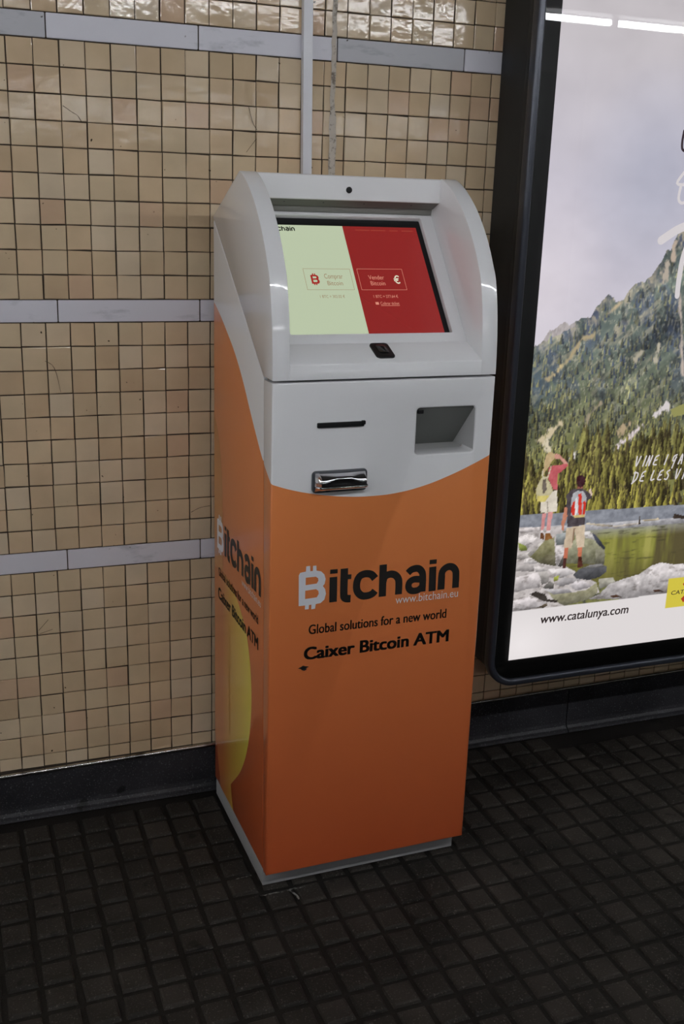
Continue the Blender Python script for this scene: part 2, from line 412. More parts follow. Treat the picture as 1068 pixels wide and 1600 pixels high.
WHITE = mat('white_powder_coat', (.83, .83, .845), .3, 0, .5, .9)
pl = noise(WHITE, pos(WHITE), 300, 2); nb = nn(WHITE, 'ShaderNodeBump'); nb.inputs['Strength'].default_value = .05; nb.inputs['Distance'].default_value = .001   # orange peel of the lacquer
ln(WHITE, pl, nb.inputs['Height']); ln(WHITE, nb.outputs[0], bsdf(WHITE).inputs['Coat Normal'])
BODY = mat('white_and_orange_print', (.83, .83, .845), .3, 0, .5, .6)
def body_nodes(m):
    tc = nn(m, 'ShaderNodeTexCoord'); sp = nn(m, 'ShaderNodeSeparateXYZ'); ln(m, tc.outputs['Object'], sp.inputs[0])
    u = math_n(m, 'DIVIDE', sp.outputs[0], WU * S, True); v = math_n(m, 'DIVIDE', sp.outputs[1], 8.7 * S, True)
    zz = math_n(m, 'ADD', math_n(m, 'DIVIDE', sp.outputs[2], S), ZF)
    def curve(x, pts):
        n = nn(m, 'ShaderNodeFloatCurve'); cv = n.mapping.curves[0]
        cv.points[0].location = pts[0]; cv.points[-1].location = pts[-1]
        for p in pts[1:-1]: cv.points.new(*p)
        n.mapping.update(); ln(m, x, n.inputs['Value']); return n.outputs[0]
    fu = curve(u, [(a / WU, (z - 5) / 8) for a, z in ((0, 5.95), (.93, 5.64), (1.97, 5.41), (3.03, 5.26), (4.1, 5.205), (5.2, 5.26), (6.3, 5.46), (7.41, 5.80), (8.54, 6.25), (WU, 6.58))])
    gv = curve(v, [(a / 8.7, (z - 5) / 8) for a, z in ((0, 5.95), (1.1, 6.65), (1.97, 7.41), (2.86, 8.25), (3.97, 9.33), (5.1, 10.2), (6.19, 10.84), (7.41, 11.49), (8.7, 12.02))])
    h = math_n(m, 'ADD', math_n(m, 'MULTIPLY', math_n(m, 'ADD', fu, gv), 8.0), 10 - 5.95)
    is_or = math_n(m, 'LESS_THAN', zz, h)
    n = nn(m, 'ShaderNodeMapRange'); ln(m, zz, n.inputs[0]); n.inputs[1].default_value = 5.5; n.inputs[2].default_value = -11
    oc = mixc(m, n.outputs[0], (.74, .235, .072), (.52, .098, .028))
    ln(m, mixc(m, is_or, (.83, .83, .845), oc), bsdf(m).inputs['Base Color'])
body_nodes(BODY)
BLACK = mat('black_plastic', (.006, .006, .007), .45, 0, .3); BLACKM = mat('matt_black', (.004, .004, .004), .7)
INK = mat('black_print', (.012, .011, .010), .45); WINK = mat('white_print', (.74, .75, .80), .35)
CHROME = mat('chrome', (.78, .78, .80), .06, 1.0); GREYM = mat('dark_grey_plastic', (.06, .065, .075), .35)
GREYP = mat('grey_plinth_paint', (.36, .36, .36), .45); TRAY = mat('tray_grey_paint', (.50, .50, .50), .5)

prism('plinth', [[(.03, .60), (9.05, .60), (9.05, 8.3), (.03, 8.3)]], .89, .03, lambda a, b, c: L(a, b, ZF + c), GREYP, atm)
# cabinet: two side panels, back and top
seam = lambda z: .52 + (z + 11.1) * (1.10 - .52) / 20.84
sidep = [(seam(-11.1) + .03, -11.1), (seam(9.74) + .03, 9.78), (8.4, 15.28), (8.4, -11.1)]
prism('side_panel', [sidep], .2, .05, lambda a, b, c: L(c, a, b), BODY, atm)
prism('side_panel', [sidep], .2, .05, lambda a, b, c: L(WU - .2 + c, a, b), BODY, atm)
mobj('back_panel', [L(*p) for p in boxv(.2, WU - .2, 8.2, 8.4, -11.1, 15.2)[0]], boxv(0, 1, 0, 1, 0, 1)[1], BODY, atm)
mobj('floor_panel', [L(*p) for p in boxv(.2, WU - .2, .65, 8.2, -11.1, -10.9)[0]], boxv(0, 1, 0, 1, 0, 1)[1], BODY, atm)
# front door with the tray opening
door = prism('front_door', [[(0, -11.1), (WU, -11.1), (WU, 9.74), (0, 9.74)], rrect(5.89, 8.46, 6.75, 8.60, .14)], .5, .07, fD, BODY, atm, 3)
for v in door.data.vertices:
    vv = v.co.y / S
    if vv > .2: v.co.y = (vv + (seam(v.co.z / S + ZF) - .5)) * S
# cash tray: floor, sloping back, cheeks
V = [L(5.9, .02, 6.74), L(8.45, .02, 6.74), L(8.45, 1.78, 6.76), L(5.9, 1.78, 6.76), L(5.9, .07, 8.61), L(8.45, .07, 8.61)]
tray = mobj('cash_tray', V, [(0, 1, 2, 3), (0, 3, 4), (1, 5, 2)], TRAY, atm)
mobj('tray_hood', [L(a, b + .001, c) for a, b, c in ((5.9, 1.78, 6.76), (8.45, 1.78, 6.76), (8.45, .07, 8.61), (5.9, .07, 8.61), (8.45, .2, 8.61), (5.9, .2, 8.61))], [(0, 1, 2, 3), (3, 2, 4, 5)], mat('shade_darkened_steel', (.16, .165, .155), .35), tray)  # hood colour darkened to paint in the shade of the down-facing slope
mobj('lock_bolt', [L(*p) for p in boxv(6.0, 6.22, .10, .22, 8.36, 8.5)[0]], boxv(0, 1, 0, 1, 0, 1)[1], BLACK, atm)
# ticket slot
prism('ticket_slot', [rrect(1.775, 3.665, 8.02, 8.215, .03, 2)], .12, .012, lambda a, b, c: L(a, .05 - c, b), BLACK, atm)
prism('slot_catch', [rrect(3.56, 3.71, 8.09, 8.24, .03, 2)], .12, .012, lambda a, b, c: L(a, .02 - c, b), BLACK, atm)
# head: two curved cheeks and the body between them
arc = [(0, 9.84), (.02, 10.5), (.08, 11.3), (.22, 12.35), (.50, 13.45), (.78, 13.98), (1.10, 14.52), (1.48, 15.05), (1.92, 15.56), (2.42, 16.05), (2.95, 16.46), (3.50, 16.82), (4.05, 17.08), (4.38, 17.19), (4.52, 17.20)]
arc = smooth_path(arc, 3)
cheek = arc + [(8.4, 15.46), (8.4, 15.36), (1.135, 9.84)]
prism('cheek', [cheek], .68, .035, lambda a, b, c: L(c, a, b), WHITE, atm, 2, 25)
prism('cheek', [cheek], .68, .035, lambda a, b, c: L(WU - .68 + c, a, b), WHITE, atm, 2, 25)
core = [(.0, 9.84), (.0, 10.37), (.035, 10.43), (1.30, 10.98), (1.532, 10.79), (5.42, 15.55), (5.19, 15.74), (5.95, 15.76), (5.95, 16.45), (4.78, 16.45), (4.66, 16.20), (4.50, 16.235), (4.46, 16.26), (4.45, 17.15), (4.52, 17.185), (8.4, 15.44), (8.4, 15.36), (1.135, 9.84)]
prism('head_shell', [core], WU - 1.34, .004, lambda a, b, c: L(.67 + c, a, b), WHITE, atm, 1)
prism('screen_bezel', [[(.675, 0), (8.57, 0), (8.57, 6.147), (.675, 6.147)], rrect(1.20, 8.03, .43, 6.0, .05, 2)], .28, .02, lambda a, b, c: fScr(a, b, c - .28), WHITE, atm)
disp = mobj('display', [fScr(a, s, c) for a in (1.0, 8.2) for s in (.15, 6.1) for c in (-.298, -.215)], boxv(0, 1, 0, 1, 0, 1)[1], BLACK, atm)
def lit(name, c, e):
    return mat(name, (.01, .01, .01), .25, 0, .3, 0, lin(c), e * DISPLAY)
LG = lit('display_pale_green', (188, 200, 170), .95); LR = lit('display_red', (136, 34, 32), 1); LB = lit('display_brown', (150, 120, 92), 1)
LD = lit('display_red_ink', (160, 40, 36), 1); LP = lit('display_pink', (215, 140, 120), 1); LW = lit('display_cream', (225, 225, 200), 1); LK = lit('display_black_ink', (28, 30, 26), 1)
flat('buy_half', [[(1.15, .2), (4.50, .2), (4.50, 5.66), (1.15, 5.66)]], fScr, LG, disp, -.205)
flat('sell_half', [[(4.50, .2), (7.80, .2), (7.80, 5.66), (4.50, 5.66)]], fScr, LR, disp, -.205)
Ct = -.198
def outline(name, a0, a1, b0, b1, w_, m): return flat(name, [[(a0, b0), (a1, b0), (a1, b1), (a0, b1)], [(a0 + w_, b0 + w_), (a1 - w_, b0 + w_), (a1 - w_, b1 - w_), (a0 + w_, b1 - w_)]], fScr, m, disp, Ct)
outline('button_outline', 2.37, 4.36, 2.57, 3.57, .015, LB); outline('button_outline', 4.66, 6.645, 2.57, 3.58, .015, LP)
text('lettering', 'Comprar', (3.20, 3.98, 3.03, 3.33), fScr, LB, disp, c=Ct); text('lettering', 'Bitcoin', (3.27, 3.92, 2.79, 2.99), fScr, LB, disp, c=Ct)
text('lettering', '1 BTC = 302.02 €', (2.83, 3.87, 2.20, 2.34), fScr, LB, disp, c=Ct); text('lettering', '1 BTC = 277.64 €', (5.10, 6.16, 2.20, 2.34), fScr, LP, disp, c=Ct)
text('lettering', 'Vender', (5.08, 5.76, 3.07, 3.27), fScr, LP, disp, c=Ct); text('lettering', 'Bitcoin', (5.12, 5.75, 2.79, 2.99), fScr, LP, disp, c=Ct)
text('lettering', '€', (6.17, 6.43, 2.87, 3.27), fScr, LW, disp, .012, c=Ct); text('lettering', 'Cobrar ticket', (5.32, 6.14, 1.87, 2.01), fScr, LP, disp, c=Ct)
flat('underline', [[(5.32, 1.82), (6.14, 1.82), (6.14, 1.84), (5.32, 1.84)]], fScr, LP, disp, Ct); flat('ticket_icon', [[(5.11, 1.88), (5.25, 1.88), (5.25, 2.0), (5.11, 2.0)]], fScr, LP, disp, Ct)
LDR = lit('display_dim_red', (150, 58, 46), 1)
for a0, a1 in ((5.04, 5.66), (5.72, 6.38), (6.55, 6.93), (7.10, 7.62)): flat('menu_line', [[(a0, 5.45), (a1, 5.45), (a1, 5.50), (a0, 5.50)]], fScr, LDR, disp, Ct)
LOGO_B= [(1.19,0.93),(1.17,2.21),(1.22,2.31),(1.32,2.33),(1.46,2.34),(1.47,2.56),(1.63,2.56),(1.64,2.34),(1.75,2.34),(1.75,2.55),(1.89,2.55),(1.90,2.34),(2.09,2.29),(2.23,2.15),(2.29,1.95),(2.25,1.75),(2.18,1.67),(2.28,1.53),(2.32,1.33),(2.26,1.09),(2.10,0.96),(1.90,0.94),(1.88,0.75),(1.72,0.74),(1.72,0.94),(1.62,0.93),(1.61,0.76),(1.45,0.76),(1.46,0.93)]
LOGO_H1= [(1.46,2.09),(1.88,2.09),(1.97,2.02),(1.99,1.91),(1.92,1.80),(1.46,1.78)]
LOGO_H2= [(1.45,1.55),(1.90,1.57),(2.00,1.49),(2.02,1.36),(1.94,1.22),(1.45,1.20)]
LOGO_S=[ [(2.62,2.00),(2.63,0.94)],[(2.63,2.32),(2.63,2.14)],[(3.07,2.31),(3.08,1.27),(3.12,1.08),(3.23,1.02),(3.38,1.01)],[(3.09,1.94),(3.38,1.94)],[(4.41,1.75),(4.24,1.94),(3.98,2.00),(3.73,1.91),(3.62,1.64),(3.65,1.31),(3.84,1.09),(4.09,1.05),(4.31,1.11),(4.43,1.23)],[(4.74,2.31),(4.76,0.94)],[(4.76,1.55),(4.83,1.78),(5.05,1.87),(5.27,1.82),(5.43,1.64),(5.47,1.41),(5.47,0.96)],[(5.85,1.84),(6.01,1.97),(6.27,2.00),(6.45,1.87),(6.53,1.62),(6.54,0.96)],[(6.50,1.50),(6.15,1.54),(5.94,1.43),(5.91,1.21),(6.06,1.05),(6.33,1.05),(6.52,1.19)],[(6.96,2.00),(6.99,0.94)],[(6.96,2.31),(6.96,2.12)],[(7.39,1.57),(7.39,0.96)],[(7.38,1.43),(7.41,1.75),(7.61,1.92),(7.84,1.91),(8.01,1.74),(8.05,1.50),(8.06,0.97)] ]
PEOPLE=[
 ((190, 165, 125),[(23.56,4.77),(23.67,4.97),(23.87,5.00),(24.04,4.91),(24.07,4.68),(23.88,4.51),(23.81,4.28),(23.63,4.11),(23.53,3.85),(23.49,4.12)]),
 ((205, 150, 135),[(24.02,4.83),(24.15,4.92),(24.31,4.86),(24.84,4.41),(24.67,4.35),(24.33,4.67),(24.10,4.65)]),
 ((190, 95, 100),[(23.81,4.25),(24.00,4.33),(24.47,4.35),(24.80,4.39),(24.86,4.27),(24.50,3.99),(24.31,3.89),(24.38,3.09),(24.16,3.11),(23.76,3.81)]),
 ((218, 208, 192),[(23.61,2.91),(24.36,3.09),(24.49,2.00),(23.97,2.01),(23.96,1.95),(23.55,2.00),(23.51,2.59)]),
 ((150, 140, 128),[(23.85,2.54),(23.93,2.53),(23.97,2.01),(23.93,1.98)]),
 ((190, 180, 145),[(23.40,3.71),(23.69,3.80),(24.00,3.37),(24.14,3.06),(23.96,2.77),(23.75,2.53),(23.31,2.57),(23.18,3.18),(23.32,3.53)]),
 ((105, 95, 85),[(23.54,3.64),(23.68,3.69),(23.79,3.14),(23.61,2.91),(23.51,3.28)]),
 ((205, 190, 110),[(23.32,2.87),(23.95,2.83),(23.75,2.53),(23.31,2.57)]),
 ((200, 190, 160),[(23.43,4.12),(23.52,4.15),(23.52,3.82),(23.76,3.78),(23.90,4.33),(23.95,4.28),(23.80,3.68),(23.47,3.70)]),
 ((205, 140, 138),[(23.64,1.96),(23.88,1.94),(23.80,1.01),(23.65,1.02)]),
 ((212, 148, 145),[(23.98,1.98),(24.24,1.97),(24.18,0.98),(23.99,1.00)]),
 ((225, 215, 215),[(23.64,1.09),(23.80,1.07),(23.84,0.92),(23.64,0.93)]),
 ((225, 215, 215),[(23.96,1.06),(24.18,1.04),(24.20,0.91),(23.96,0.90)]),
 ((98, 62, 40),[(23.64,0.95),(23.85,0.93),(23.88,0.60),(23.66,0.65)]),
 ((140, 95, 55),[(23.94,0.90),(24.17,0.94),(24.41,0.58),(23.94,0.57)]),
 ((195, 130, 105),[(24.89,2.19),(25.12,2.13),(25.07,1.65),(24.97,1.29),(24.97,0.95),(24.85,1.02),(24.78,1.31)]),
 ((215, 190, 175),[(26.17,2.99),(26.29,3.03),(26.41,2.70),(26.29,2.58)]),
 ((150, 95, 80),[(25.51,3.28),(25.80,3.26),(25.84,2.98),(25.49,3.00)]),
 ((78, 70, 74),[(24.93,2.77),(25.05,2.94),(25.31,3.09),(25.82,3.06),(26.26,2.80),(26.40,2.59),(26.17,2.41),(26.04,2.20),(26.15,1.20),(25.62,1.14),(25.14,1.14),(25.04,2.09),(24.97,2.21)]),
 ((62, 34, 40),[(25.39,3.53),(25.43,3.68),(25.57,3.76),(25.74,3.75),(25.90,3.62),(25.94,3.43),(25.88,3.25),(25.71,3.11),(25.53,3.18)]),
 ((172, 172, 176),[(25.23,2.56),(25.30,2.86),(25.56,2.98),(25.91,2.90),(26.07,2.63),(26.12,1.63),(25.57,1.58),(25.28,1.75)]),
 ((205, 62, 50),[(25.60,2.80),(25.78,2.83),(25.92,1.71),(25.72,1.68)]),
 ((205, 62, 50),[(25.27,2.16),(25.37,2.46),(25.47,2.42),(25.51,1.65),(25.31,1.77)]),
 ((205, 62, 50),[(25.92,2.38),(26.06,2.45),(26.11,1.69),(25.98,1.66)]),
 ((222, 220, 220),[(25.45,2.55),(25.54,2.66),(25.65,2.17),(25.60,1.65),(25.51,1.62)]),
 ((205, 180, 120),[(25.35,1.74),(26.11,1.73),(26.10,1.61),(25.57,1.57)]),
 ((196, 176, 152),[(25.11,1.09),(25.57,1.13),(25.52,0.02),(25.05,0.06)]),
 ((205, 186, 162),[(25.54,1.12),(26.15,1.18),(26.25,-0.00),(25.84,-0.01)]),
 ((140, 115, 95),[(25.49,1.06),(25.62,1.05),(25.57,0.43),(25.51,0.25)]),
 ((195, 115, 90),[(25.08,0.07),(25.34,0.04),(25.30,-0.52),(25.12,-0.50)]),
 ((200, 120, 92),[(25.87,-0.00),(26.14,0.02),(26.15,-0.53),(25.94,-0.53)]),
 ((78, 46, 42),[(25.09,-0.47),(25.29,-0.47),(25.30,-1.03),(25.08,-1.01)]),
 ((82, 46, 38),[(25.94,-0.48),(26.15,-0.49),(26.28,-1.03),(25.96,-1.07)]),
]
ROCKS=[
 ((134, 137, 146),[(22.21,1.95),(32.53,1.82),(32.64,1.07),(26.21,1.21),(22.26,1.32)]),
 ((170, 168, 172),[(22.26,1.32),(26.21,1.21),(32.64,1.12),(32.71,0.62),(26.25,0.86),(22.28,1.09)]),
 ((120, 122, 62),[(24.80,0.97),(26.25,0.86),(32.69,0.80),(33.08,-1.80),(31.06,-1.61),(28.19,-2.25),(26.98,-2.13),(25.01,-1.05)]),
 ((196, 188, 186),[(21.90,1.33),(24.78,1.23),(25.17,0.16),(25.19,-0.89),(27.16,-1.97),(27.42,-2.54),(25.23,-3.12),(22.09,-3.14)]),
 ((152, 156, 156),[(24.54,0.82),(25.10,0.86),(25.16,0.25),(24.59,0.25)]),
 ((222, 214, 212),[(22.44,0.82),(22.94,0.95),(23.51,0.77),(23.01,0.17),(22.53,0.30)]),
 ((214, 205, 204),[(22.45,1.24),(23.55,1.28),(23.62,1.11),(23.11,1.06),(22.47,1.03)]),
 ((150, 160, 85),[(22.44,0.56),(22.90,0.35),(23.02,0.09),(22.55,0.13)]),
 ((200, 193, 190),[(22.43,0.05),(23.12,0.01),(23.10,-0.27),(22.78,-0.37),(22.46,-0.29)]),
 ((175, 168, 166),[(22.43,-0.55),(23.41,-0.60),(23.50,-1.04),(22.46,-0.92)]),
 ((222, 215, 214),[(22.82,-0.33),(23.33,-0.30),(23.69,-0.58),(23.46,-0.64),(22.89,-0.55)]),
 ((134, 130, 98),[(23.08,-0.13),(23.86,0.55),(24.46,0.67),(24.69,-0.86),(23.74,-0.63),(23.24,-0.30)]),
 ((205, 198, 192),[(23.03,-0.09),(23.83,0.58),(23.99,0.61),(23.23,-0.23)]),
 ((110, 105, 84),[(23.74,-0.63),(24.69,-0.86),(24.61,-0.31),(24.07,-0.18)]),
 ((210, 202, 202),[(24.60,0.21),(25.03,0.13),(25.12,-0.27),(24.80,-0.86),(24.69,-0.84)]),
 ((96, 92, 88),[(24.82,-0.86),(25.12,-0.27),(25.14,-0.84),(24.95,-0.94)]),
 ((150, 148, 122),[(25.27,-0.77),(25.11,0.08),(26.16,0.82),(26.65,0.69),(27.09,0.31),(27.49,-0.21),(27.54,-1.02)]),
 ((205, 200, 198),[(26.02,0.79),(26.44,0.84),(27.08,0.35),(27.21,0.08),(26.69,0.38),(26.19,0.51)]),
 ((72, 74, 86),[(26.60,0.72),(26.86,0.59),(27.50,-0.12),(27.45,-0.26),(26.96,0.14)]),
 ((132, 129, 112),[(26.95,-0.17),(27.45,-0.30),(27.54,-1.04),(26.99,-0.99)]),
 ((215, 208, 206),[(23.47,-0.82),(23.89,-0.73),(24.25,-1.07),(23.59,-1.09)]),
 ((170, 164, 160),[(23.74,-1.11),(24.16,-1.06),(24.39,-1.34),(24.36,-1.69),(23.99,-1.79)]),
 ((210, 202, 202),[(22.49,-1.25),(23.69,-1.10),(23.91,-1.47),(23.86,-1.91),(23.20,-1.93),(22.46,-2.03)]),
 ((215, 208, 208),[(24.29,-0.98),(25.49,-1.05),(25.91,-1.31),(25.06,-1.54),(24.56,-1.27)]),
 ((150, 155, 70),[(24.62,-1.41),(24.95,-1.40),(24.88,-1.66),(24.68,-1.68)]),
 ((160, 155, 156),[(24.81,-1.83),(25.21,-1.51),(26.14,-1.65),(26.25,-1.79),(25.58,-1.90),(25.11,-1.99)]),
 ((92, 92, 96),[(25.73,-1.43),(26.09,-1.15),(26.65,-1.00),(27.39,-1.00),(27.72,-1.19),(27.71,-1.45),(27.32,-1.70),(26.65,-1.79),(25.94,-1.63)]),
 ((130, 128, 128),[(26.09,-1.15),(26.65,-1.00),(27.39,-1.00),(27.65,-1.14),(26.87,-1.18)]),
 ((205, 198, 200),[(25.59,-1.99),(25.96,-1.76),(26.45,-1.81),(26.98,-2.18),(26.02,-2.30)]),
 ((120, 116, 112),[(24.01,-1.97),(24.45,-1.61),(24.71,-1.82),(24.69,-2.08)]),
 ((150, 146, 120),[(24.36,-2.18),(25.73,-2.37),(26.61,-2.32),(27.21,-1.97),(27.32,-2.53),(26.86,-2.84),(25.42,-3.05),(24.80,-2.72)]),
 ((185, 180, 182),[(24.11,-2.02),(25.61,-2.17),(25.83,-2.39),(24.67,-2.35)]),
 ((60, 54, 50),[(23.32,-2.21),(23.69,-2.11),(24.23,-2.30),(24.40,-2.59),(24.99,-2.69),(24.96,-2.84),(24.12,-2.66),(23.72,-2.43)]),
 ((212, 204, 205),[(22.41,-2.47),(23.33,-2.34),(24.42,-2.77),(24.35,-2.98),(22.37,-3.08)]),
 ((92, 80, 66),[(23.78,-3.01),(24.37,-2.78),(24.42,-2.95),(24.21,-3.03)]),
 ((168, 164, 152),[(27.29,-1.80),(28.13,-1.79),(28.37,-2.09),(27.40,-2.35)]),
 ((208, 201, 201),[(26.76,-2.83),(27.43,-2.63),(27.97,-2.14),(28.75,-1.94),(29.74,-1.76),(30.41,-1.37),(31.01,-1.24),(31.87,-1.43),(33.03,-1.47),(33.28,-3.13),(31.69,-3.11),(28.89,-3.05)]),
 ((168, 160, 158),[(30.51,-2.85),(31.22,-2.74),(31.88,-2.25),(33.17,-2.37),(33.25,-2.94),(31.47,-3.04)]),
 ((80, 56, 44),[(28.10,-2.79),(28.45,-2.75),(28.83,-2.94),(28.27,-2.92)]),
 ((74, 52, 42),[(30.70,-2.73),(31.11,-2.75),(31.40,-2.90),(30.82,-2.85)]),
 ((190, 178, 160),[(26.20,1.29),(27.78,1.04),(27.80,0.95),(27.00,1.04),(26.21,1.21)]),
 ((205, 195, 185),[(27.79,1.00),(29.27,1.06),(29.38,0.96),(27.90,0.88)]),
 ((190, 175, 150),[(29.56,1.17),(30.51,1.21),(30.58,1.09),(29.67,1.07)]),
 ((86, 72, 60),[(29.33,0.97),(29.31,1.54),(29.46,0.96)]),
 ((60, 50, 44),[(31.39,1.15),(31.48,1.38),(31.68,1.31),(32.08,1.21),(32.63,1.18),(32.65,1.03),(31.50,1.09)]),
]
WHITE= [(22.09,-3.07),(33.27,-3.02),(33.79,-6.46),(22.13,-5.75)]
SKYL= [(22.29,9.90),(22.60,10.10),(22.91,10.40),(23.19,10.74),(23.94,11.20),(24.21,11.00),(24.61,11.20),(25.31,11.44),(25.59,11.81),(25.87,12.15),(26.18,12.43),(26.55,12.15),(26.63,12.07),(26.98,12.15),(27.22,12.53),(27.58,12.91),(27.89,13.05),(28.07,12.98),(28.29,13.19),(28.65,13.60),(28.86,13.87),(29.11,14.49),(29.37,14.48),(29.54,15.04),(29.67,15.28),(29.97,15.45),(30.60,15.87)]
GULLY=[ [(25.57,10.54),(24.94,10.38),(24.54,9.69),(23.82,8.87),(23.29,8.53)],[(23.94,9.12),(23.72,8.83)],[(23.75,6.02),(23.53,5.66),(23.66,5.20)],[(24.22,6.42),(23.80,5.95),(23.12,5.60)],[(28.81,6.03),(28.08,5.44),(27.51,4.97)],[(30.22,7.02),(29.55,6.62)],[(28.16,6.21),(27.59,5.78)],[(25.26,5.08),(24.94,4.37)],[(26.35,7.27),(25.80,6.77),(25.61,6.17)],[(26.87,12.02),(26.27,11.54)],[(30.17,12.43),(30.51,10.73),(30.92,8.55)],[(29.28,13.88),(29.15,13.05)],[(29.56,14.90),(29.52,14.02)],[(28.41,9.76),(28.05,9.34)],[(29.32,10.03),(29.24,9.31)] ]
MEADOW= [(30.44,6.82),(31.21,7.10),(31.78,7.16),(31.85,6.69),(30.68,6.42)]
BR=[ [(29.33,19.78),(29.29,19.33),(29.33,19.01),(29.46,18.91)],[(29.60,17.98),(29.27,17.49),(29.74,17.43)],[(29.49,17.33),(29.45,16.82),(29.63,16.62),(29.91,16.68)],[(28.74,14.91),(29.52,15.38),(30.07,15.60)],[(30.22,14.63),(30.07,14.01),(30.01,13.04),(30.02,12.36)] ]
YELLOW = [(31.62,-2.20),(34.6,-2.16),(34.6,-3.84),(31.62,-3.84)]
def logo(f, parent, b_mat, k_mat, c):
    flat('logo_letter', [LOGO_B, LOGO_H1, LOGO_H2], f, b_mat, parent, c)
    wd = [.32, .32, .32, .20, .31, .32, .31, .30, .29, .32, .32, .32, .31]
    strokes('logo_lettering', LOGO_S, wd[:len(LOGO_S)], f, k_mat, parent, c)
logo(fF, atm, WINK, INK, .006)
text('lettering', 'www.bitchain.eu', (5.36, 8.20, .555, .90), fF, WINK, atm, -.004, c=.006)
text('lettering', 'Global solutions for a new world', (1.63, 7.72, -.33, .085), fF, INK, atm, 0, c=.006, bold=.010)
text('lettering', 'Caixer Bitcoin ATM', (1.45, 7.90, -1.42, -.865), fF, INK, atm, 0, c=.006, bold=.03)
# big pale "B" wrapping the left side: flat print with its own gradient
LEAF = mat('yellow_orange_print', (.7, .5, .08), .3, 0, .5, .9)
tc = nn(LEAF, 'ShaderNodeTexCoord'); sp = nn(LEAF, 'ShaderNodeSeparateXYZ'); ln(LEAF, tc.outputs['Object'], sp.inputs[0])
gr = nn(LEAF, 'ShaderNodeMapRange'); ln(LEAF, sp.outputs[1], gr.inputs[0]); gr.inputs[1].default_value = 2.6 * S; gr.inputs[2].default_value = 7.0 * S
ln(LEAF, mixc(LEAF, gr.outputs[0], (.95, .80, .09), (.62, .19, .052)), bsdf(LEAF).inputs['Base Color'])
LEAF2 = mat('amber_print', (.60, .24, .06), .3, 0, .5, .9)
fL0 = lambda a, b, c: L(-c, a, b)
flat('leaf_print', [smooth_path([(8.36, -.1), (6.9, .1), (5.9, .0), (5.0, -.22), (4.11, -.62), (3.22, -1.27), (2.63, -2.32), (2.34, -3.7), (2.45, -5.25), (3.0, -6.9), (4.0, -8.4), (5.3, -9.65), (5.55, -9.9)]) + [(5.45, -10.3), (5.15, -11.06), (7.4, -11.06), (7.6, -10.3), (8.0, -9.2), (8.36, -8.6)]], fL0, LEAF, atm, .004)
flat('leaf_print', [smooth_path([(8.36, 7.45), (8.3, 7.0), (7.75, 6.4), (7.25, 5.3), (7.0, 4.1), (6.95, 3.0), (6.95, 1.6), (6.9, .14)]) + [(8.36, -.06)]], fL0, LEAF2, atm, .004)
logo(fSide, atm, WINK, INK, .010)
text('lettering', 'www.bitchain.eu', (5.36, 8.20, .535, .86), fSide, WINK, atm, -.004, c=.010)
text('lettering', 'Global solutions for a new world', (1.40, 7.85, -.33, .085), fSide, INK, atm, 0, c=.010, bold=.010)
text('lettering', 'Caixer Bitcoin ATM', (1.32, 7.89, -1.45, -.89), fSide, INK, atm, 0, c=.010, bold=.03)
# display logos use the same letters, small
fLogo = lambda a, b, c: fScr(2.62 + (a - 1.17) * .30, 2.80 + (b - .75) * .30, c)
flat('coin_symbol', [LOGO_B, LOGO_H1, LOGO_H2], fLogo, LD, disp, Ct)
fTop = lambda a, b, c: fScr(1.705 + (a - 3.6) * .155, 5.365 + (b - .94) * .155, c)
strokes('lettering', LOGO_S, [.32, .32, .32, .2] + [.32] * 9, fTop, LK, disp, Ct); flat('logo_letter', [LOGO_B, LOGO_H1, LOGO_H2], fTop, LK, disp, Ct)
UNDER = mat('shade_darkened_brow_paint', (.17, .17, .155), .55)  # darker grey puts the shade below the brow into the colour
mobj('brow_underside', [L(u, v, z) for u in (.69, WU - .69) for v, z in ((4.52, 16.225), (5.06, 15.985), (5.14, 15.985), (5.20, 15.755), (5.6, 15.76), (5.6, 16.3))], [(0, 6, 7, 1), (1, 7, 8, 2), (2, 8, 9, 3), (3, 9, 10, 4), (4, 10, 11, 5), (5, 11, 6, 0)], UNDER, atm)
# lens, screws, fingerprint reader, keyhole
disc = lambda cx, cz, r, n=20: [(cx + r * math.cos(2 * math.pi * k / n), cz + r * math.sin(2 * math.pi * k / n)) for k in range(n)]
prism('camera_lens', [disc(4.52, 16.64, .125)], .06, .012, lambda a, b, c: L(a, 4.47 - c, b), BLACK, atm)
fU = lambda a, b, c: L(a, 4.70 - .5 * c, 16.13 - .8 * c)
for a in (1.9, 3.55, 5.3, 7.4): flat('pilot_light', [disc(a, 0, .035, 8)], lambda x, y, c: L(x, 4.72 + y, 16.125 - .44 * y), BLACK, atm, .01)
fp = prism('fingerprint_reader', [rrect(4.235, 5.01, .29, 1.33, .17)], .09, .03, lambda a, b, c: fLed(a, b, c - .02), BLACK, atm, 3)
prism('finger_pad', [rrect(4.43, 4.85, .55, 1.15, .12)], .05, .015, lambda a, b, c: fLed(a, b, c + .045), mat('black_glass', (.01, .01, .011), .08), fp)
kh = prism('keyhole', [disc(1.44, -1.75, .10, 14)], .04, .008, lambda a, b, c: L(a, .02 - c, b), BLACK, atm)
prism('lock_cover', [[(1.23, -1.735), (1.36, -1.69), (1.52, -1.68), (1.66, -1.715), (1.52, -1.76), (1.36, -1.77)]], .05, .008, lambda a, b, c: L(a, .01 - c, b), BLACK, kh)
prism('lock_rim', [[(1.38, -1.80), (1.58, -1.765), (1.56, -1.83), (1.46, -1.86)]], .05, .008, lambda a, b, c: L(a, .012 - c, b), CHROME, kh)
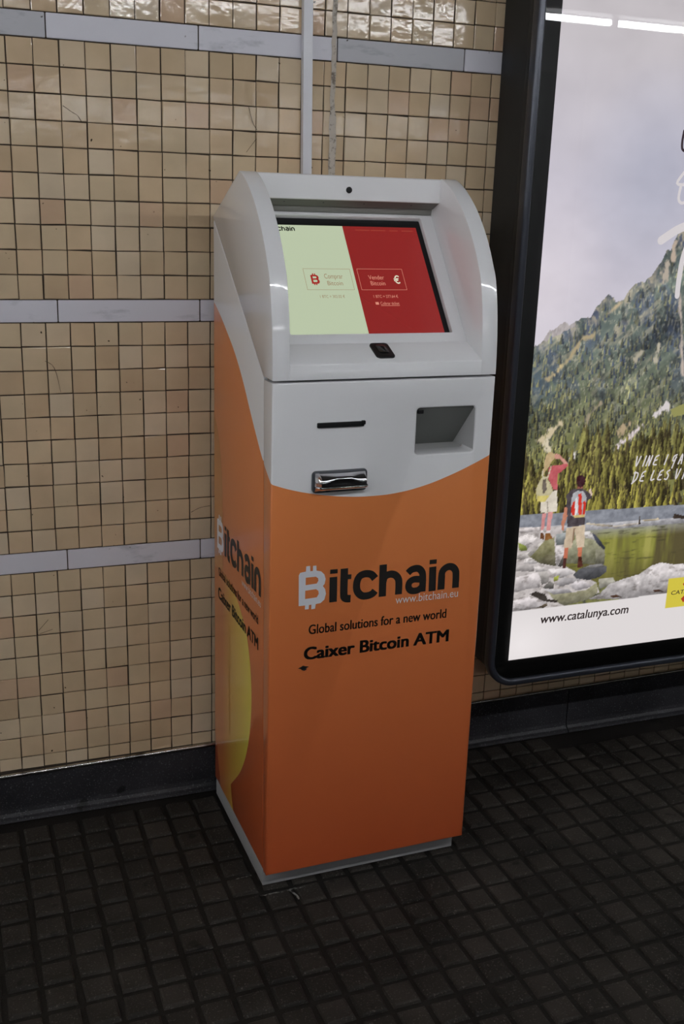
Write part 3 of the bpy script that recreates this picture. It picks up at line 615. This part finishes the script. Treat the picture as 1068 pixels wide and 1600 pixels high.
# note reader: grey flange, chrome lips round a black mouth
nr = prism('note_reader', [rrect(1.60, 3.86, 5.50, 6.36, .16)], .12, .03, lambda a, b, c: L(a, .02 - c, b), GREYM, atm)
def lip(name, upper):
    V, F = [], []; n, mseg = 28, 10
    for i in range(n + 1):
        t = i / n; u = 1.70 + 2.09 * t; e = min(1, t / .10, (1 - t) / .035); e = math.sin(max(e, 0) * math.pi / 2)
        arch = .5 - .5 * math.cos(2 * math.pi * min(1, max(0, (t - .12) / .76)))
        arch = min(1, arch * 1.5)
        if upper: za, zb = 6.28, 6.02 - .10 + .16 * arch
        else: za, zb = 5.58, 5.79
        for j in range(mseg + 1):
            q = j / mseg; zz = za + (zb - za) * q
            prof_ = math.sin(min(1, q * 1.05) * math.pi / 2) ** .8
            V.append(L(u, -.09 - e * (.34 if upper else .40) * prof_, zz))
        V.append(L(u, -.10 if upper else -.44, zb - (0 if upper else .01)))
        if i:
            k = mseg + 2
            for j in range(mseg + 1): F.append(((i - 1) * k + j, (i - 1) * k + j + 1, i * k + j + 1, i * k + j))
    return mobj(name, V, F, CHROME, nr, True)
lip('upper_lip', True); lip('lower_lip', False)
mobj('mouth', [L(*p) for p in boxv(1.84, 3.77, -.40, -.08, 5.74, 5.80)[0]], boxv(0, 1, 0, 1, 0, 1)[1], BLACKM, nr)
mobj('throat', [L(*p) for p in boxv(1.84, 3.77, -.20, -.08, 5.80, 6.14)[0]], boxv(0, 1, 0, 1, 0, 1)[1], BLACKM, nr)
mobj('end_cap', [L(u, -.09 - dv, z) for u, dv, z in ((1.70, 0, 5.56), (1.70, 0, 6.30), (1.87, .33, 5.70), (1.87, .30, 6.14), (1.87, 0, 5.56), (1.87, 0, 6.30))], [(0, 1, 3, 2), (0, 2, 4), (1, 5, 3)], CHROME, nr)
for a in (2.15, 3.22): mobj('flange_clip', [L(*p) for p in boxv(a, a + .16, -.15, -.09, 5.53, 5.58)[0]], boxv(0, 1, 0, 1, 0, 1)[1], BLACKM, nr)

# ------------------------------------------------------------------ conduit on the wall
cdt = empty('cable_conduit', sx(12.2, 0, ZF)); tag(cdt, 'narrow white plastic cable conduit running straight up the tiles behind the machine', 'conduit')
def rel(o_loc, p): return (p[0] - o_loc[0], p[1] - o_loc[1], p[2] - o_loc[2])
cl = sx(12.2, 0, ZF)
prism('trunking', [[(12.02, -.02), (12.42, -.02), (12.42, -.34), (12.02, -.34)]], 28, .03, lambda a, b, c: rel(cl, sx(a - .014 * (c - 9.0), b, 8 + c)), CONDUIT, cdt)
prism('trunking_foot', [[(12.07, -.02), (12.63, -.02), (12.63, -.40), (12.07, -.40)]], .5, .03, lambda a, b, c: rel(cl, sx(a, b, 7.6 + c)), CONDUIT, cdt)

# ------------------------------------------------------------------ advertising light box
X0, X1, Z0, Z1 = 21.2, 45.7, -7.0, 27.4
ll = sx((X0 + X1) / 2, 0, Z0)
box = empty('advertising_light_box', ll); tag(box, 'dark framed light box with a bright mountain lake poster, right of the machine', 'light box')
fB = lambda a, b, c: rel(ll, sx(a, -c, b))
HOUSE = mat('dark_grey_metal', (.012, .014, .016), .6, 0); FRAME = mat('blue_black_frame', (.045, .05, .065), .28, .4); MASK = mat('black_mask', (.002, .002, .002), .6)
prism('housing', [rrect(X0 + .24, X1 - .24, Z0 + .24, Z1 - .24, 1.3, 8)], 2.95, .04, fB, HOUSE, box)
prism('housing_rib', [rrect(X0 + .19, X1 - .19, Z0 + .19, Z1 - .19, 1.3, 8)], .45, .05, lambda a, b, c: fB(a, b, c + 2.3), HOUSE, box)
prism('frame', [rrect(X0, X1, Z0, Z1, 1.5, 10), rrect(X0 + .36, X1 - .36, Z0 + .36, Z1 - .36, 1.15, 10)], .62, .14, lambda a, b, c: fB(a, b, c + 2.88), FRAME, box, 4, 50)
PA, PB, PC, PD = 22.42, 44.5, -5.68, 26.0
prism('mask', [rrect(X0 + .3, X1 - .3, Z0 + .3, Z1 - .3, 1.15, 10), [(PA, PC), (PB, PC), (PB, PD), (PA, PD)]], .06, .01, lambda a, b, c: fB(a, b, c + 3.19), MASK, box)
GLASS = bpy.data.materials.new('glass_pane'); GLASS.use_nodes = True; g = GLASS.node_tree; g.nodes.remove(g.nodes['Principled BSDF'])
tr = g.nodes.new('ShaderNodeBsdfTransparent'); gl = g.nodes.new('ShaderNodeBsdfGlossy'); gl.inputs['Roughness'].default_value = .015
fr = g.nodes.new('ShaderNodeFresnel'); fr.inputs[0].default_value = 1.5; mx = g.nodes.new('ShaderNodeMixShader')
g.links.new(fr.outputs[0], mx.inputs[0]); g.links.new(tr.outputs[0], mx.inputs[1]); g.links.new(gl.outputs[0], mx.inputs[2]); g.links.new(mx.outputs[0], g.nodes['Material Output'].inputs[0])
mobj('glass', [fB(a, b, 3.33) for a, b in ((X0 + .3, Z0 + .3), (X1 - .3, Z0 + .3), (X1 - .3, Z1 - .3), (X0 + .3, Z1 - .3))], [(0, 1, 2, 3)], GLASS, box)

# the poster: a printed sheet, its picture held as colours on a fine grid
xs = np.concatenate([np.arange(PA, 33.8, .045), np.arange(33.8, PB, .35), [PB]]); zs = np.concatenate([np.arange(PC, 16.6, .045), np.arange(16.6, PD, .3), [PD]])
X, Z = np.meshgrid(xs, zs); rng = np.random.default_rng(4)
def vnoise(x, z, seed):
    xi = np.floor(x).astype(int); zi = np.floor(z).astype(int); fx = x - xi; fz = z - zi
    fx = fx * fx * (3 - 2 * fx); fz = fz * fz * (3 - 2 * fz)
    def h(a, b):
        v = np.sin(a * 127.1 + b * 311.7 + seed * 74.7) * 43758.5453; return v - np.floor(v)
    return (h(xi, zi) * (1 - fx) + h(xi + 1, zi) * fx) * (1 - fz) + (h(xi, zi + 1) * (1 - fx) + h(xi + 1, zi + 1) * fx) * fz
def fbm(x, z, seed, o=4):
    s = 0; a = .5; t = 0
    for k in range(o): s = s + a * vnoise(x * 2 ** k, z * 2 ** k, seed + k); t += a; a *= .6
    return s / t
def inside(poly, x, z):
    r = np.zeros(x.shape, bool); n = len(poly)
    for i in range(n):
        x1, z1 = poly[i]; x2, z2 = poly[(i + 1) % n]
        if z1 == z2: continue
        r ^= ((z1 > z) != (z2 > z)) & (x < (x2 - x1) * (z - z1) / (z2 - z1) + x1)
    return r
def window(pts, pad=0.0):
    px = [p[0] for p in pts]; pz = [p[1] for p in pts]
    i0, i1 = np.searchsorted(xs, [min(px) - pad, max(px) + pad]); j0, j1 = np.searchsorted(zs, [min(pz) - pad, max(pz) + pad])
    return slice(max(j0 - 1, 0), j1 + 1), slice(max(i0 - 1, 0), i1 + 1)
def mixa(a, b, t): return a * (1 - t[..., None]) + np.array(b, float) * t[..., None] if not isinstance(b, np.ndarray) else a * (1 - t[..., None]) + b * t[..., None]
cl01 = lambda v: np.clip(v, 0, 1)
# sky
img = np.zeros(X.shape + (3,)) + np.array((203, 198, 210.))
img = mixa(img, (199, 193, 197), cl01((Z - 17) / 7)); img = mixa(img, (181, 181, 197), cl01(1.25 - np.hypot((X - 28.2) / 3.6, (Z - 17.6) / 4.2)) * .9)
img = mixa(img, (222, 214, 222), cl01(1.2 - np.hypot((X - 22.6) / 3.2, (Z - 12.5) / 4.5)) * .8); img += (fbm(X * .5, Z * .8, 3)[..., None] - .5) * 14
# mountain side
sky_z = np.interp(X, [p[0] for p in SKYL] + [34, 45], [p[1] for p in SKYL] + [17.2, 13])
sky_z = sky_z + (fbm(X * 3.2, Z * 0 + 1, 9) - .5) * .28
mt = Z < sky_z; up = cl01((Z - 4.5) / 5.5)
n1 = fbm(X * 1.3 + Z * .35, Z * .75, 21); n2 = fbm(X * 5 + Z, Z * 2.6, 31); n3 = fbm(X * 11, Z * 5, 41, 3)
green = np.zeros(img.shape) + np.array((118, 118, 72.)); green = mixa(green, (96, 106, 102), up); green = mixa(green, (84, 93, 112), cl01((n1 - .48) * 5) * up * .8)
green = mixa(green, (60, 62, 62), cl01((n2 - .52) * 5) * .7); green = mixa(green, (172, 168, 150), cl01((n3 - .60) * 6) * (.35 + .4 * up))
rock = cl01((fbm(X * 2.2, Z * 1.3, 55) + (Z - sky_z) * .10 - .38) * 5); rock = rock * cl01((Z - 8) / 3)
green = mixa(green, (178, 166, 148), rock * .75); green = mixa(green, (74, 84, 108), rock * cl01((n2 - .5) * 7) * .8)
far = mt & (Z < sky_z) & (X < 24.5) & (Z > 9.9 + (X - 22.3) * .42 + .25 * n2); green[far] = (176, 168, 168) + (n3[far][:, None] - .5) * 50
left_blue = cl01(1.3 - np.hypot((X - 22.6) / 1.6, (Z - 8.2) / 1.5)); green = mixa(green, (86, 102, 118), left_blue * cl01((n2 - .3) * 3) * .7)
img[mt] = green[mt]
def stamp_line(path, wd, col, soft=.5, pad=.3):
    w_ = window(path, wd + pad); x, z_ = X[w_], Z[w_]; d = np.full(x.shape, 9.)
    for (x1, z1), (x2, z2) in zip(path[:-1], path[1:]):
        t = np.clip(((x - x1) * (x2 - x1) + (z_ - z1) * (z2 - z1)) / max((x2 - x1) ** 2 + (z2 - z1) ** 2, 1e-6), 0, 1)
        d = np.minimum(d, np.hypot(x - x1 - t * (x2 - x1), z_ - z1 - t * (z2 - z1)))
    d = d + (n2[w_] - .5) * wd * 2.2 + (n3[w_] - .5) * wd; img[w_] = mixa(img[w_], col, cl01((wd / 2 - d) / (.06) * soft + .5))
# conifers, far ones small and bluish, near ones tall and yellow green
def tree(x, z0, h_, wd, lit_c, dark_c):
    w_ = window([(x - wd, z0), (x + wd, z0 + h_)]); a, b = X[w_], Z[w_]
    if a.size == 0: return
    t = (b - z0) / h_; half = wd * (1 - t) * (.75 + .5 * n3[w_]); m_ = (t > 0) & (t < 1) & (np.abs(a - x) < half)
    side = cl01((x - a) / wd * 1.6 + .45 + (n3[w_] - .5) * 1.6)
    img[w_][m_] = mixa(np.zeros(a.shape + (3,)) + np.array(dark_c, float), lit_c, side)[m_]
qd = X * .62 - Z * .78; pd = X * .78 + Z * .62; ridge = fbm(qd * 1.1, pd * .32, 91, 4); ridge2 = fbm(qd * 3.4, pd * .9, 95, 3)
def ridge_at(x, z): return float(ridge[min(len(zs) - 1, int(np.searchsorted(zs, z))), min(len(xs) - 1, int(np.searchsorted(xs, x)))])
sh_ = np.where(mt & ~far, .55 + .9 * ridge + .25 * (ridge2 - .5), 1.0); img = img * (1 + (sh_ - 1)[..., None] * np.array((1.0, .97, .86)))
img = np.where((mt & ~far)[..., None], mixa(img, (172, 164, 142), cl01((ridge2 - .57) * 7) * up * .55), img)
far_trees = [(rng.uniform(22.2, 34), rng.uniform(3.6, 14.5)) for _ in range(1900)]
far_trees.sort(key=lambda p: -p[1])
gullies_done = False
for x, z0 in far_trees:
    if z0 + .5 > np.interp(x, [p[0] for p in SKYL], [p[1] for p in SKYL]): continue
    k = min(1, max(0, (z0 - 4.5) / 5)); q = rng.uniform(.75, 1.2)
    if k > .5 and rng.random() < .5: continue
    if z0 > 9 and rng.random() < (z0 - 9) / 5: continue
    a_ = np.array((146, 142, 88.)) * (1 - k) + np.array((126, 126, 102.)) * k; d_ = np.array((66, 66, 54.)) * (1 - k) + np.array((74, 82, 98.)) * k
    q *= .5 + 1.0 * ridge_at(x, z0 + .2)
    tree(x, z0, rng.uniform(.32, .6), rng.uniform(.08, .15), a_ * q, d_ * q)
wds = [.16, .22, .26, .22, .20, .34, .28, .16, .14, .10, .12, .26, .22, .16, .18, .14]
cols = [(176, 160, 128), (206, 186, 140), (216, 204, 178), (206, 190, 158), (222, 208, 210), (216, 208, 208), (180, 160, 130), (222, 216, 214), (160, 148, 126), (196, 178, 146), (190, 176, 166), (182, 170, 156), (188, 170, 154), (176, 168, 150), (186, 178, 160)]
for k, gq in enumerate(GULLY): stamp_line(gq, wds[k], cols[k])
img[inside(MEADOW, X, Z)] = (150, 148, 92)
near = [(rng.uniform(22.2, 34), rng.uniform(1.5, 5.2)) for _ in range(620)]; near.sort(key=lambda p: -p[1])
for x, z0 in near:
    if x < 25.5 and z0 > 4.2: continue
    if 26.9 < x < 28.9 and z0 > 4.4: continue
    q = rng.uniform(.6, 1.18); k = min(1, max(0, (z0 - 1.6) / 3.4))
    a_ = np.array((176, 166, 80.)) * (1 - k) + np.array((142, 138, 82.)) * k
    tree(x, z0, rng.uniform(.6, 1.6), rng.uniform(.15, .38), a_ * q, np.array((70, 62, 44.)) * q)
# shore, water, boulders
for c, poly in ROCKS:
    w_ = window(poly); m_ = inside(poly, X[w_], Z[w_])
    n_ = (fbm(X[w_] * 3.5, Z[w_] * 4.5, int(abs(c[0] * 7 + poly[0][0] * 13)) % 97)[..., None] - .5)
    col = np.array(c, float) + n_ * (62 if c[0] > 100 else 34)
    if c == (120, 122, 62):
        xx, zz = X[w_], Z[w_]; st = fbm(xx * 1.4, zz * .25, 77); rip = fbm(xx * 1.2, zz * 9, 78)
        col = mixa(np.zeros(xx.shape + (3,)) + np.array((132, 132, 62.)), (92, 84, 56), cl01((.62 - st) * 4 - .3)); col = mixa(col, (176, 170, 96), cl01((st - .55) * 5) * .7)
        col = mixa(col, (158, 158, 152), cl01((zz - .25) / .6) * .85); col = mixa(col, (86, 78, 50), cl01((-.5 - zz) / 1.2) * .5); col = mixa(col, (64, 62, 44), cl01((rip - .6) * 6) * .6)
    elif c[0] > 185: col = mixa(col, (120, 112, 108), cl01((fbm(X[w_] * 2.3, Z[w_] * 5.0, 63) - .58) * 7) * .55)
    if c not in ((120, 122, 62), (134, 137, 146), (196, 188, 186)) and c[0] > 70:      # boulders: lit from above, dark at the foot
        pz = [q[1] for q in poly]; t = cl01((Z[w_] - min(pz)) / (max(pz) - min(pz) + 1e-6)); e = fbm(X[w_] * 4, Z[w_] * 4, 5)
        col = col * (.66 + .42 * cl01(t * 1.5 - .1 + (e - .5) * .8))[..., None]
    img[w_][m_] = col[m_]
for c, poly in PEOPLE:
    w_ = window(poly); m_ = inside(poly, X[w_], Z[w_]); col = np.array(c, float) + (fbm(X[w_] * 6, Z[w_] * 5, 17)[..., None] - .5) * 46
    img[w_][m_] = col[m_]
m_ = Z < -3.06 + (X - 22.09) * .0045; img[m_] = (np.array((226, 220, 220.)) + cl01(1 - np.hypot((X - 23.1) / 2.6, (Z + 4.9) / 2.0))[..., None] * 14)[m_]
img[inside(YELLOW, X, Z)] = (212, 196, 72)
img = np.clip(img, 0, 255) / 255.0; lin_img = np.where(img <= .04045, img / 12.92, ((img + .055) / 1.055) ** 2.4)
nx, nz = len(xs), len(zs); me = bpy.data.meshes.new('poster')
co = np.stack([X * S - ll[0], np.full(X.shape, -3.2 * S) - ll[1], (Z - ZF) * S - ll[2]], -1).reshape(-1, 3)
idx = np.arange(nx * nz).reshape(nz, nx); q = np.stack([idx[:-1, :-1], idx[:-1, 1:], idx[1:, 1:], idx[1:, :-1]], -1).reshape(-1, 4)
me.vertices.add(nx * nz); me.vertices.foreach_set('co', co.ravel()); me.loops.add(q.size); me.loops.foreach_set('vertex_index', q.ravel())
me.polygons.add(len(q)); me.polygons.foreach_set('loop_start', np.arange(len(q)) * 4); me.update(calc_edges=True); me.validate()
ca = me.color_attributes.new('print', 'FLOAT_COLOR', 'POINT'); ca.data.foreach_set('color', np.concatenate([lin_img.reshape(-1, 3), np.ones((nx * nz, 1))], 1).ravel().astype(np.float32))
PM = bpy.data.materials.new('backlit_print'); PM.use_nodes = True; g = PM.node_tree; g.nodes.remove(g.nodes['Principled BSDF'])
at = g.nodes.new('ShaderNodeAttribute'); at.attribute_name = 'print'; e = g.nodes.new('ShaderNodeEmission'); e.inputs[1].default_value = POSTER
g.links.new(at.outputs['Color'], e.inputs[0]); g.links.new(e.outputs[0], g.nodes['Material Output'].inputs[0]); me.materials.append(PM)
poster = link(bpy.data.objects.new('poster', me), box)
def ink(name, c): return mat(name, (.02, .02, .02), .5, 0, .2, 0, lin(c), POSTER)
PK = ink('poster_black_ink', (52, 44, 44)); PW = ink('poster_white_ink', (212, 206, 208)); PR = ink('poster_red_ink', (170, 60, 40)); PD2 = ink('poster_plum_ink', (44, 30, 38))
text('lettering', 'www.catalunya.com', (24.1, 29.32, -4.02, -3.40), fB, PK, poster, 0, .12, 3.212, bold=.012)
# brush lettering: slanted hand strokes
def hand(word, x0, z0, h_, adv):
    G = {'V': [[(0, 1), (.15, 0), (.6, 1)]], 'I': [[(.1, 0), (.35, 1)]], 'N': [[(0, 0), (.25, 1)], [(.25, 1), (.45, 0)], [(.45, 0), (.7, 1)]], 'E': [[(.6, 1), (.2, .85), (.1, .5), (.45, .55)], [(.1, .5), (.0, .1), (.5, .05)]],
         'G': [[(.6, .95), (.2, .8), (.1, .4), (.35, .35), (.6, .7)], [(.55, .75), (.25, -.4)]], 'A': [[(0, 0), (.4, 1), (.5, 0)], [(.15, .35), (.5, .4)]], 'U': [[(.05, 1), (.0, .15), (.3, .05), (.55, 1)]],
         'D': [[(.1, 1), (.0, -.1)], [(-.05, .9), (.55, .85), (.5, .3), (-.1, -.15)]], 'L': [[(.2, 1), (.0, .1), (.5, .15)]], 'S': [[(.55, .95), (.15, .75), (.5, .45), (.35, .05), (.0, .1)]], 'X': [[(0, .05), (.6, 1)], [(.1, .95), (.5, 0)]], 'T': [[(.35, .95), (.2, 0)], [(.0, .9), (.7, 1)]]}
    P = []
    for ch in word:
        if ch != ' ': P += [[(x0 + adv * .9 * (px + pz * .18), z0 + h_ * pz) for px, pz in s_] for s_ in G[ch]]
        x0 += adv * (.55 if ch in ' I' else 1)
    return P
strokes('lettering', hand('VINE I GAUDEIX', 28.72, 4.02, .50, .415), .075, fB, PW, poster, 3.212, True)
strokes('lettering', hand('DE LES VISTES', 28.68, 3.22, .52, .415), .075, fB, PW, poster, 3.212, True)
strokes('brush_stroke', BR[:1], .12, fB, PD2, poster, 3.212, True); strokes('brush_stroke', BR[1:3], .14, fB, PW, poster, 3.212, True); strokes('brush_stroke', BR[3:], [.40, .28], fB, PW, poster, 3.212, True)
text('lettering', 'CATALUNYA', (31.89, 34.35, -3.13, -2.90), fB, PK, poster, .01, .1, 3.212)
flat('logo_mark', [[(32.56, -3.41), (32.75, -3.24), (32.99, -3.44), (32.73, -3.63)]], fB, PR, poster, 3.212); flat('logo_mark', [[(32.56, -2.58), (32.69, -2.46), (32.90, -2.60), (32.65, -2.69)]], fB, PR, poster, 3.212)
